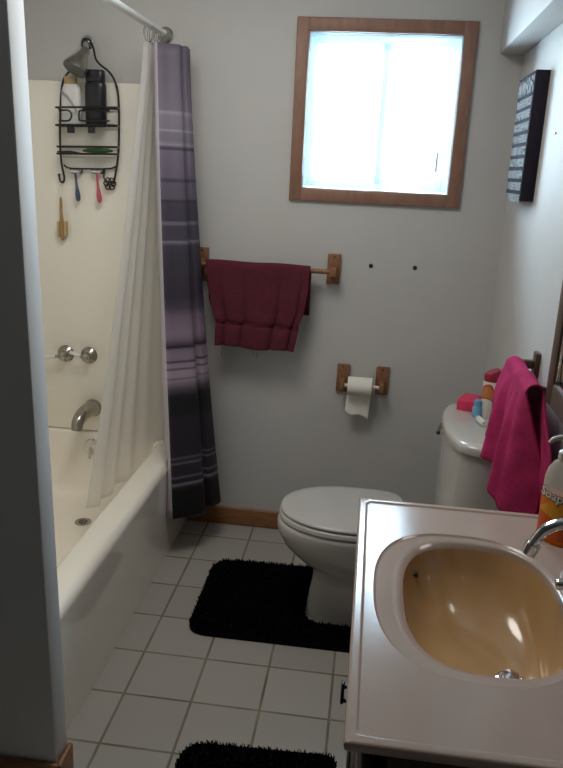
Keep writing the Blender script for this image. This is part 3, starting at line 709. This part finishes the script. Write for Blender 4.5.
def round_poly(pts, r, n=6):
    out = []; m = len(pts)
    for i in range(m):
        p = Vector(pts[i][:2]); a = (Vector(pts[i-1][:2])-p); c = (Vector(pts[(i+1) % m][:2])-p); rr = pts[i][2] if len(pts[i]) > 2 else r
        p1 = p+a.normalized()*rr; p2 = p+c.normalized()*rr
        for k in range(n+1):
            t = k/n; q = (1-t)**2*p1+2*t*(1-t)*p+t*t*p2; out.append((q.x, q.y))
    return out
mat_rug('contour_mat', 'black shaggy contour mat cut out around the toilet foot',
        round_poly([(.102, -.205, .09), (.70, -.185, .03), (.70, -.402, .01), (.493, -.400, .07), (.493, -.572, .07), (.70, -.570, .01), (.70, -.700, .03), (.106, -.702, .07)], .05), 15000, 3)
mat_rug('bath_mat', 'black shaggy mat on the tiles in front of the vanity',
        round_poly([(.228, -1.195, .07), (.645, -1.175, .04), (.645, -1.85, .06), (.228, -1.85, .07)], .06), 15000, 5)

# ------------------------------------------------------------------ vanity
CX0, CX1, CY0, CY1, CZ = .648, 1.113, -2.020, -1.226, .800
van = thing('vanity_cabinet', 'dark wooden vanity cabinet under the sink top at the right', 'vanity cabinet', (.89, -1.62, 0))
vx0, vx1, vy0, vy1 = .690, 1.112, -1.998, -1.248
b = NB(); box(b, (vx0, vy0, .09), (vx1, vy0+.018, .7795), .001); box(b, (vx0, vy1-.018, .09), (vx1, vy1, .7795), .001); box(b, (vx0, vy0, .09), (vx1, vy1, .108), .001); box(b, (vx1-.01, vy0, .09), (vx1, vy1, .7795), .001)
box(b, (vx0, vy0, .70), (vx0+.02, vy1, .7795), .001); box(b, (vx0, -1.634, .09), (vx0+.02, -1.614, .72), .001)
obj('carcass', b, M['cabinet_wood'], van)
obj('toe_kick', box(NB(), (.735, vy0+.005, 0), (vx1, vy1-.005, .09), .001), M['cabinet_wood'], van)
for y0, y1, hy in ((vy1-.362, vy1-.006, -1.385), (vy0+.006, vy0+.362, -1.70)):
    b = NB(); box(b, (.672, y0, .115), (.690, y1, .735), .004); box(b, (.668, y0+.05, .165), (.673, y1-.05, .685), .004)
    d = obj('door', b, M['cabinet_wood'], van)
    b = NB(); box(b, (.641, hy-.007, .352), (.649, hy+.007, .408), .0025); box(b, (.648, hy-.005, .356), (.669, hy+.005, .366), .001); box(b, (.648, hy-.005, .394), (.669, hy+.005, .404), .001); obj('handle', b, M['black_plastic'], d)

top_ = thing('washbasin', 'glossy off-white vanity top with a moulded tan basin', 'sink', (.88, -1.62, .76))
SC = Vector((.862, -1.612)); NA = 120
import bisect
angs = sorted([2*pi*k/NA for k in range(NA)] + [math.atan2(y-SC.y, x-SC.x) % (2*pi) for x in (CX0, CX1) for y in (CY0, CY1)])
def rect_ring(ins, z, r=.008):
    x0, x1, y0, y1 = CX0+ins-SC.x, CX1-SC.x, CY0+ins-SC.y, CY1-ins-SC.y; out = []
    for a in angs:
        c, s = cos(a), sin(a); k = 1e9
        if c > 1e-9: k = min(k, x1/c)
        if c < -1e-9: k = min(k, x0/c)
        if s > 1e-9: k = min(k, y1/s)
        if s < -1e-9: k = min(k, y0/s)
        out.append(Vector((SC.x+c*k, SC.y+s*k, z)))
    return out
def sup_ring(ax, by, z, p=2.5, dx=0, dy=0):
    out = []
    for a in angs:
        c, s = cos(a), sin(a); k = (abs(c/ax)**p+abs(s/by)**p)**(-1/p)
        out.append(Vector((SC.x+dx+c*k, SC.y+dy+s*k, z)))
    return out
rings = [rect_ring(.008, CZ-.019), rect_ring(.002, CZ-.016), rect_ring(0, CZ-.005), rect_ring(.0015, CZ-.0015), rect_ring(.005, CZ), rect_ring(.015, CZ), rect_ring(.0170, CZ-.0008), rect_ring(.0185, CZ-.003), rect_ring(.021, CZ-.004),
         sup_ring(.178, .246, CZ-.004, 2.6), sup_ring(.176, .244, CZ-.0045, 2.6), sup_ring(.174, .242, CZ-.0075, 2.6), sup_ring(.170, .238, CZ-.0085, 2.6), sup_ring(.157, .224, CZ-.0105, 2.65, .010, .003), sup_ring(.148, .216, CZ-.0145, 2.7, .018, .006), sup_ring(.143, .211, CZ-.022, 2.7, .022, .007)]
b = NB(); loft(b, rings, False, False); cs = obj('counter_slab', b, M['counter'], top_, angle=60)
wn_ = cs.modifiers.new('face_normals', 'WEIGHTED_NORMAL'); wn_.keep_sharp = True; wn_.weight = 90
brg = [sup_ring(.143, .211, CZ-.022, 2.7, .022, .007)]
for ax, by, dz, p, dx, dy in ((.140, .206, .034, 2.7, .023, .006), (.135, .197, .060, 2.65, .025, .003), (.125, .180, .090, 2.5, .030, -.002), (.108, .152, .116, 2.4, .040, -.010), (.080, .112, .133, 2.2, .056, -.020), (.045, .062, .142, 2, .076, -.030), (.022, .024, .146, 2, .082, -.036)):
    brg.append(sup_ring(ax, by, CZ-dz, p, dx, dy))
b = NB(); loft(b, brg, False, True); bs = obj('basin', b, M['basin'], top_, angle=60)
dxy = (SC.x+.082, SC.y-.036)
b = NB(); lathe(b, [(.026, 0), (.026, .003), (.021, .005), (.019, .003), (.018, .010), (.015, .014), (0, .0155)], (*dxy, CZ-.1455)); obj('drain_stopper', b, M['chrome'], bs)
for py, dz, rad in ((-1.470, .050, .006), (-1.560, .066, .0028)):
    q = (abs((py-SC.y-.003)/.197)); xx = SC.x+.025-.1345*(1-q**2.65)**(1/2.65)-.001
    obj('overflow_hole', lathe(NB(), [(rad, -.006), (rad, .0022), (rad*.6, .0024), (0, .0012)], (xx, py, CZ-dz), Vector((1, -.25 if py > -1.5 else -.05, .3)), 14), M['hole_shade'], bs)

fc = thing('basin_faucet', 'chrome arched basin faucet standing on the vanity top by the wall', 'faucet', (1.065, -1.62, CZ))
FX, FY, FZ = 1.066, -1.560, CZ-.0038
b = NB(); loft(b, [ell_ring(FX, FY, a, d, FZ+h, 32, 2.4) for a, d, h in ((.027, .085, .0005), (.027, .085, .010), (.022, .078, .018))]); obj('base_plate', b, M['chrome'], fc)
b = NB(); pth = smooth_path([(FX, FY, FZ+.015), (FX, FY, FZ+.075), (FX-.010, FY, FZ+.115), (FX-.042, FY, FZ+.138), (FX-.078, FY, FZ+.124), (FX-.097, FY, FZ+.090)], 7)
tube(b, pth, [.0125-.0025*i/len(pth) for i in range(len(pth))], 18); obj('spout', b, M['chrome'], fc)
b = NB(); tube(b, [(FX-.0955, FY, FZ+.093), (FX-.098, FY, FZ+.086), (FX-.102, FY, FZ+.073), (FX-.1025, FY, FZ+.0715)], [.0145, .0145, .0145, .012], 18); obj('aerator', b, M['chrome'], fc)
for s in (1, -1):
    hx, hy = FX, FY+s*.062
    b = NB(); lathe(b, [(.017, .012), (.015, .03), (.013, .04)], (hx, hy, FZ)); h = obj('handle', b, M['chrome'], fc)
    dv = Vector((.10, 1, 0)).normalized() if s > 0 else Vector((-1, .08, 0)).normalized()
    b = NB(); tube(b, smooth_path([Vector((hx, hy, FZ+k))+dv*q for q, k in ((-.008, .046), (.012, .050), (.040, .050), (.062, .046))], 5), [.012]*5+[.011]*5+[.010]*5+[.008], 12); obj('handle_lever', b, M['chrome'], h)

# soap pump bottle
sx, sy, sz = 1.064, -1.345, CZ-.0038
so = thing('soap_bottle', 'clear pump bottle of orange soap at the back corner of the vanity top', 'soap bottle', (sx, sy, sz))
AX = R(-42)
def sring(a, d, h, n=40, p=2.4):
    out = []
    for k in range(n):
        t = 2*pi*k/n; c, s = cos(t), sin(t); x = a*math.copysign(abs(c)**(2/p), c); y = d*math.copysign(abs(s)**(2/p), s)
        out.append(Vector((sx+x*cos(AX)-y*sin(AX), sy+x*sin(AX)+y*cos(AX), sz+h)))
    return out
b = NB(); loft(b, [sring(*q) for q in ((.032, .020, 0), (.036, .023, .004), (.037, .024, .05), (.037, .024, .105))]); obj('soap_fill', b, M['soap_liquid'], so)
b = NB(); loft(b, [sring(*q) for q in ((.037, .024, .1055), (.0365, .0235, .140), (.032, .021, .160), (.022, .017, .176), (.013, .013, .182))], True, True); obj('bottle_shoulder', b, M['clear_plastic'], so)
def on_label(u, v, off):      # wraps (u across, v up) onto the bottle's front
    p = 2.4; a, d = .0372, .0242; x = max(-.0368, min(.0368, u)); y = -d*(1-abs(x/a)**p)**(1/p)-off
    return Vector((sx+x*cos(AX)-y*sin(AX), sy+x*sin(AX)+y*cos(AX), sz+v))
def wrap_patch(outline_fn, off, m, name, nu=24, nv=10):
    b = NB(); rows = []
    for j in range(nv+1):
        rows.append([on_label(*outline_fn(i/nu, j/nv), off) for i in range(nu+1)])
    loft(b, rows, closed=False); return obj(name, b, m, so, angle=180)
M['yellow_label'] = mat('amber_label', (.72, .33, .02), .4)
M['peel_red'] = mat('peel_orange', (.62, .10, .008), .4)
wrap_patch(lambda u, v: (-.032+.064*u, .012+(.062+.050*u)*v), .0008, M['yellow_label'], 'label')
wrap_patch(lambda u, v: (-.032+.064*u, .012+(.058-.020*u)*v), .0014, M['peel_red'], 'label_fruit')
def text_on(txt, size, u0, v0, off, m, name, shear=0, slope=0, bold=0):
    cu = bpy.data.curves.new('txt', 'FONT'); cu.body = txt; cu.size = size; cu.offset = bold; cu.resolution_u = 4
    to = bpy.data.objects.new('txt', cu); C.objects.link(to); bpy.context.view_layer.update()
    me = bpy.data.meshes.new_from_object(to.evaluated_get(bpy.context.evaluated_depsgraph_get()))
    b = NB(); b.from_mesh(me); bpy.data.objects.remove(to); bpy.data.curves.remove(cu); bpy.data.meshes.remove(me)
    bmesh.ops.triangulate(b, faces=b.faces); bmesh.ops.subdivide_edges(b, edges=b.edges, cuts=1)
    for v in b.verts: v.co = on_label(u0+v.co.x+shear*v.co.y, v0+v.co.y+slope*v.co.x, off)
    return obj(name, b, m, so, angle=180)
text_on('Soap', .0290, -.0345, .1030, .0020, M['label_dark'], 'word_shadow', .15, -.12, .0016)
text_on('Soap', .0280, -.0336, .1036, .0026, M['label_white'], 'word', .15, -.12, .0005)
_z0 = sz; sz = sz+.006
b = NB(); lathe(b, [(.0145, .1762), (.0155, .178), (.0155, .194), (.011, .198), (.006, .200), (.006, .215)], (sx, sy, sz)); obj('pump_collar', b, M['pump'], so)
b = NB(); lathe(b, [(.006, .2152), (.0125, .217), (.0135, .225), (.010, .231), (0, .232)], (sx, sy, sz)); pm = obj('pump_head', b, M['pump'], so)
b = NB(); tube(b, smooth_path([(sx-.004, sy, sz+.225), (sx-.020, sy-.006, sz+.227), (sx-.034, sy-.010, sz+.223), (sx-.040, sy-.012, sz+.216)], 5), [.0055]*6+[.005]*5+[.0042]*5, 10); obj('pump_nozzle', b, M['pump'], so)

# ------------------------------------------------------------------ right wall: towel bar, towel, mirror, sign
RBX, RBZ = 1.045, 1.042
rb = thing('towel_bar', 'wooden towel bar on the right wall between toilet and mirror', 'towel bar', (XR, -.95, RBZ))
for yc in (-.765, -1.042):
    b = NB(); box(b, (XR-.014, yc-.020, RBZ-.040), (XR-.0005, yc+.020, RBZ+.034), .003); pl = obj('end_plate', b, M['mirror_wood'], rb)
    b = NB(); box(b, (RBX-.012, yc-.010, RBZ-.013), (XR-.013, yc+.010, RBZ+.011), .004); obj('post', b, M['mirror_wood'], pl)
b = NB(); tube(b, [(RBX, -.765, RBZ), (RBX, -1.048, RBZ)], .0095, 14); obj('bar', b, M['mirror_wood'], rb)
rt = thing('bath_towel', 'magenta pink towel draped over the right wall towel bar', 'towel', (1.02, -.95, .70))
b = NB(); rows = []; nu = 90
YT0, YT1 = -.785, -1.082
def us(): return [i/(nu-1) for i in range(nu)]
def tfold(u, g): return (.013*sin(15*u+1.2*sin(4*u))+.006*sin(31*u+2))*g
for v in [1-k/16 for k in range(16)]:                    # wall side
    rows.append([Vector((RBX+.020+.022*v*u+.008*v+tfold(u*1.1, v)*.35, YT0+(YT1-YT0)*u-.125*u*u*min(1, v*3.5), RBZ-.40*v-(.012*u if v > .03 else 0))) for u in us()])
for a in range(170, -1, -17):
    rows.append([Vector((RBX-.021*-cos(R(a))*-1*-1 if False else RBX-.021*cos(R(180-a))*-1, YT0+(YT1-YT0)*u, RBZ+.021*sin(R(a))+.003*sin(13*u))) for u in us()])
rows_front = []
for k in range(1, 34):
    v = k/33; row = []
    for u in us():
        g = min(1, v*1.6)
        y = YT0+(YT1-YT0)*u-.060*v*(1-u)-.045*v*u
        x = RBX-.021-.047*v+.020*v*u-.010*sin(pi*min(1, v*1.4))*(1-u)+tfold(u, g)
        c_ = max(0, (u-.82)/.18); x += .062*c_*c_*g; y -= .012*c_*g
        zz = RBZ-(.192+.115*u+.008*sin(9*u))*v
        row.append(Vector((min(x, RBX-.014+.06*c_*c_*g), y, zz)))
    rows.append(row)
loft(b, rows, closed=False); obj('towel_cloth', b, M['pink_terry'], rt, angle=180, solid=.006)

mir = thing('wall_mirror', 'wood framed wall mirror at the right edge above the vanity', 'mirror', (1.09, -1.55, 1.034))
mx0, mx1, my0, my1, mz0, mz1 = 1.064, 1.1145, -2.05, -1.094, 1.034, 1.86
b = NB(); fw = .055
box(b, (mx0, my1-fw, mz0), (mx1, my1, mz1), .004); box(b, (mx0, my0, mz0), (mx1, my0+fw, mz1), .004); box(b, (mx0, my0+fw, mz0), (mx1, my1-fw, mz0+fw), .004); box(b, (mx0, my0+fw, mz1-fw), (mx1, my1-fw, mz1), .004)
obj('frame', b, M['mirror_wood'], mir)
obj('mirror_glass', box(NB(), (mx0+.012, my0+fw, mz0+fw), (mx0+.016, my1-fw, mz1-fw)), M['mirror'], mir)
b = NB(); e = .009
for a, c in (((mx0+.004, my1-fw-e, mz0+fw), (mx0+.0119, my1-fw, mz1-fw)), ((mx0+.004, my0+fw, mz0+fw), (mx0+.0119, my1-fw-e, mz0+fw+e)), ((mx0+.004, my0+fw, mz1-fw-e), (mx0+.0119, my1-fw-e, mz1-fw)), ((mx0+.004, my0+fw, mz0+fw+e), (mx0+.0119, my0+fw+e, mz1-fw-e))): box(b, a, c, .0025)
obj('metal_edge', b, M['chrome'], mir)['label'] = 'shiny metal inner edge'

sg = thing('word_sign', 'black box sign with rows of pale lettering on the right wall', 'sign', (1.095, -.21, 1.46))
gx, gy0, gy1, gz0, gz1 = 1.072, -.384, -.112, 1.468, 1.850
obj('sign_board', box(NB(), (gx, gy0, gz0), (XR-.0005, gy1, gz1), .002), M['black_frame'], sg)
b = NB(); rn = random.Random(4); rowsz = []; zt = gz1-.012
hts = [.048]+[.0245]*9; gap = .0118
for i, h in enumerate(hts):
    y = gy1-.012; z0, z1 = zt-h, zt
    while y > gy0+.018:
        wd = (.021 if i else .036)*rn.uniform(.75, 1.2); s = .0066 if i else .011
        k = rn.randrange(5); ya, yb = y, max(gy0+.010, y-wd); xa_, xb_ = gx-.0012, gx+.0005
        box(b, (xa_, ya-s, z0), (xb_, ya, z1))
        if k in (0, 1, 3): box(b, (xa_, yb, z0), (xb_, yb+s, z1))
        if k in (0, 2, 4): box(b, (xa_, yb, z1-s), (xb_, ya, z1))
        if k in (0, 2): box(b, (xa_, yb, z0), (xb_, ya, z0+s))
        if k in (1, 2, 4): box(b, (xa_, yb, (z0+z1)/2-s/2), (xb_, ya, (z0+z1)/2+s/2))
        y = yb-(.0035 if i else .006)
    zt -= h+gap
obj('lettering', b, M['lettering'], sg)
b = NB(); lathe(b, [(.0028, 0), (.0022, .004), (.0042, .0045), (.004, .006), (0, .0065)], (XR, -.57, 1.662), (-1, 0, 0), 12)
tag(obj('nail', b, M['nickel']), 'small nail in the right wall beside the black sign', 'nail')

# ------------------------------------------------------------------ light and camera
wd = bpy.data.worlds.new('overcast'); sc.world = wd; wd.use_nodes = True
nt = wd.node_tree; bg = nt.nodes['Background']
tc = N(nt, 'ShaderNodeTexCoord'); sx_ = N(nt, 'ShaderNodeSeparateXYZ'); rp = N(nt, 'ShaderNodeValToRGB')
nt.links.new(tc.outputs['Generated'], sx_.inputs[0]); nt.links.new(sx_.outputs['Z'], rp.inputs['Fac'])
rp.color_ramp.elements[0].color = (.68, .86, .98, 1); rp.color_ramp.elements[1].color = (.72, .88, 1.02, 1)
nt.links.new(rp.outputs['Color'], bg.inputs['Color']); bg.inputs['Strength'].default_value = 26
pl = bpy.data.lights.new('window_portal', 'AREA'); pl.shape = 'RECTANGLE'; pl.size = WX1-WX0; pl.size_y = WZ1-WZ0; pl.cycles.is_portal = True
po = bpy.data.objects.new('window_portal', pl); C.objects.link(po); po.location = ((WX0+WX1)/2, T+.01, (WZ0+WZ1)/2); po.rotation_euler = (R(-90), 0, 0)

def lamp(name, loc, size, power, col, rot=(0, 0, 0)):
    l = bpy.data.lights.new(name, 'AREA'); l.shape = 'DISK'; l.size = size; l.energy = power; l.color = col
    o = bpy.data.objects.new(name, l); C.objects.link(o); o.location = loc; o.rotation_euler = rot; return o
lamp('fill_light', (.12, -1.00, 2.40), .72, 13.2, (1, .955, .89))  # added fill disc below the ceiling, no known fixture; lifts the dim back wall

cd = bpy.data.cameras.new('camera'); cam = bpy.data.objects.new('camera', cd); C.objects.link(cam); sc.camera = cam
cd.sensor_fit = 'VERTICAL'; cd.sensor_height = 24; cd.lens = 748.22*24/768
r_ = Vector((0.99093304, 0.12584554, 0.04705962)); u_ = Vector((-0.07976284, 0.26915865, 0.95978722)); f_ = Vector((-0.10811844, 0.95483848, -0.276756))
m3 = Matrix((r_, u_, -f_)).transposed(); cam.matrix_world = Matrix.Translation((.63571, -2.85624, 1.53171)) @ m3.to_4x4()
cd.clip_start = .01
sc.view_settings.view_transform = 'Standard'; sc.view_settings.exposure = 0
sc.cycles.max_bounces = 14; sc.cycles.diffuse_bounces = 8; sc.cycles.transparent_max_bounces = 12
sc.cycles.caustics_reflective = False
sc.cycles.use_denoising = True; sc.cycles.sample_clamp_indirect = 8
